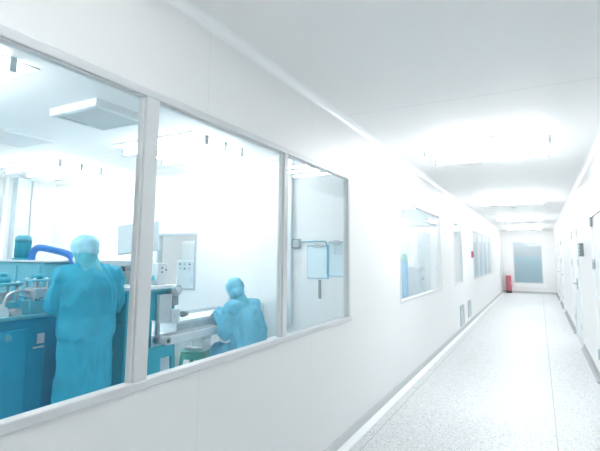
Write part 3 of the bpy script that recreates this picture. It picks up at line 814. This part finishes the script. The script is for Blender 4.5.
t = thing('filling_column', 'blue column machine with white hoses at the left edge of the fourth window', 'machine', (-1.96, 7.30, 0))
b = bmesh.new(); cyl(b, (0, 0, 0), (0, 0, 1.42), .06, n=24); obj('column', b, mat('column_blue', (.10, .36, .56), .4), t)
b = bmesh.new(); cyl(b, (0, 0, 1.42), (0, 0, 1.55), .06, .035, n=24); obj('cap', b, M['green'], t)
for k, (dx, dy) in enumerate(((-.10, .05), (.06, .10), (.16, .06))):
    b = bmesh.new(); tube(b, [(dx*.3, dy*.3, 1.5), (dx*.7, dy*.7, 1.72), (dx, dy, 1.80-.06*k), (dx*1.6, dy*1.6, 1.62-.06*k)], .012); obj('hose', b, M['offw'], t)
t = thing('control_cabinet', 'low grey-blue control cabinet beside the blue column in the fourth window', 'cabinet', (-1.93, 7.80, 0))
obj('body', bx(-.12, .15, -.17, .20, 0, 1.33, .008), M['pgrey'], t)
obj('panel', bx(.15, .156, -.12, .15, .85, 1.25, .003), M['pale'], t)
obj('switch', bx(.156, .162, -.03, .03, 1.1, 1.16, .002), M['dark'], t)
tag(obj('air_duct', bx(-2.05, -1.62, 7.9, 8.35, 2.05, H, .006), M['pgrey']), 'grey duct box high behind the far end of the fourth window', 'air duct')
tag(obj('air_duct', bx(-1.95, -1.60, 10.95, 11.25, 2.0, H, .006), M['pgrey']), 'grey duct box high behind the narrow fifth window', 'air duct')
t = thing('partition_screen', 'pale partition screen standing behind the fourth window', 'partition', (-2.02, 8.9, 0))
obj('frame', bx(-.03, .03, -.55, .6, 0, 2.0, .004), M['alu'], t)
obj('panel', bx(.03, .034, -.5, .02, .1, 1.92), M['pale'], t)
obj('panel', bx(.03, .034, .06, .55, .1, 1.92), M['offw'], t)
# blind strips behind the multi-pane window
k = 0
bl = thing('vertical_blind', 'pale vertical blind behind the multi-pane window far along the corridor', 'blind', (XL-.16, 12.0, 0))
obj('headrail', bx(-.03, .03, 0, 4.4, 2.04, 2.09), M['alu'], bl)
for k in range(22):
    s = obj('slat', bx(-.045, .045, -.003, .003, 0, .98), M['blind'], bl)
    s.location = (0, .1+.195*k, 1.06); s.rotation_euler = (0, 0, math.radians(40))

# ------------------------------------------------------------------ things on the corridor walls
def make_wvent(label, y0, y1, z0, z1):
    t = thing('wall_vent', label, 'wall vent', (XL, (y0+y1)/2, (z0+z1)/2), 0, 'low grey wall vents')
    w, h = (y1-y0)/2, (z1-z0)/2
    b = bmesh.new()
    for a in ((-w, w, h-.025, h), (-w, w, -h, -h+.025)): box(b, 0, .014, *a)
    for a in ((-w, -w+.025), (w-.025, w)): box(b, 0, .014, *a, -h+.025, h-.025)
    obj('vent_frame', b, M['pgrey'], t)
    b = bmesh.new(); n = 12
    for k in range(n):
        z = -h+.035 + (2*h-.06)*k/(n-1)
        prism(b, [(.001, z+.012), (.012, z-.008), (.012, z-.011), (.001, z+.008)], 'y', -w+.025, w-.025)
    obj('louvre', b, M['pgrey'], t)
    obj('back_plate', bx(0, .002, -w+.025, w-.025, -h+.025, h-.025), M['grey'], t)
    return t
make_wvent('louvred grey wall vent low on the left wall, the larger and nearer of two', 9.48, 9.95, .13, .53)
make_wvent('louvred grey wall vent low on the left wall, just beyond the nearer vent', 10.58, 11.02, .18, .54)
t = thing('fire_alarm', 'tiny red fire alarm box on the left wall before the multi-pane window', 'fire alarm', (XL, 11.52, 1.57))  # wall-mounted fire alarm box with a front button
obj('case', bx(0, .045, -.055, .055, -.075, .075, .006), M['red'], t)
b = bmesh.new(); cyl(b, (.045, 0, -.01), (.052, 0, -.01), .022); obj('button', b, M['dark'], t)
t = thing('fire_box', 'red fire equipment box on the floor left of the end window', 'fire box', (-1.19, YE-.14, 0))
obj('body', bx(-.11, .10, -.12, .10, .10, .74, .008), M['red'], t)
obj('plinth', bx(-.11, .10, -.12, .10, 0, .10), M['dark'], t)
dr = obj('door', bx(-.10, .09, -.13, -.12, .12, .72, .004), M['red'], t)
obj('handle', bx(.055, .07, -.142, -.13, .38, .48, .003), M['steel'], dr)
b = bmesh.new(); cyl(b, (XL+.022, 20.2, .11), (XL+.022, 20.2, H-.06), .018)
tag(obj('conduit', b, M['white']), 'thin white conduit up the left wall near the end corner', 'conduit')
t = thing('door_sign', 'small dark plaque with pale lines on the right wall beside the double door', 'sign', (XR, 8.1, 1.63))
obj('plate', bx(-.05, 0, -.16, .16, -.10, .10, .004), M['grey'], t)
for k in range(3): obj('line', bx(-.052, -.05, -.11, .11, .055-.055*k-.008, .055-.055*k+.008), M['offw'], t)
b = bmesh.new(); cyl(b, (-.45, 11.5, H), (-.45, 11.5, H-.03), .06, n=24); cyl(b, (-.45, 11.5, H-.03), (-.45, 11.5, H-.05), .045, .03, n=24)
tag(obj('smoke_detector', b, M['offw']), 'small round smoke detector on the corridor ceiling between the second and third lights', 'smoke detector')

# ------------------------------------------------------------------ world, camera, output look
w = bpy.data.worlds.new('world'); SC.world = w; w.use_nodes = True
w.node_tree.nodes['Background'].inputs[0].default_value = (.9, .95, 1, 1); w.node_tree.nodes['Background'].inputs[1].default_value = .3
cam = bpy.data.cameras.new('camera'); co = bpy.data.objects.new('camera', cam); COL.objects.link(co)
R = Matrix(((0.8815562, 0.04849986, 0.46958113), (0.47200122, -0.10861953, -0.87488093), (0.00857408, 0.99289957, -0.11864621)))
co.matrix_world = Matrix.Translation((0, 0, 1.5)) @ R.to_4x4()
cam.sensor_fit = 'HORIZONTAL'; cam.sensor_width = 36; cam.lens = 443/600*36; cam.shift_y = -22.5/600
cam.clip_start = .05
SC.camera = co
vs = SC.view_settings; vs.view_transform = 'Standard'; vs.look = 'None'; vs.gamma = 1; vs.use_curve_mapping = False
vs.exposure = 1.2
cy = SC.cycles
cy.use_denoising = True; cy.max_bounces = 12; cy.diffuse_bounces = 8; cy.glossy_bounces = 6; cy.transparent_max_bounces = 24
cy.sample_clamp_indirect = 8; cy.caustics_reflective = False; cy.caustics_refractive = False
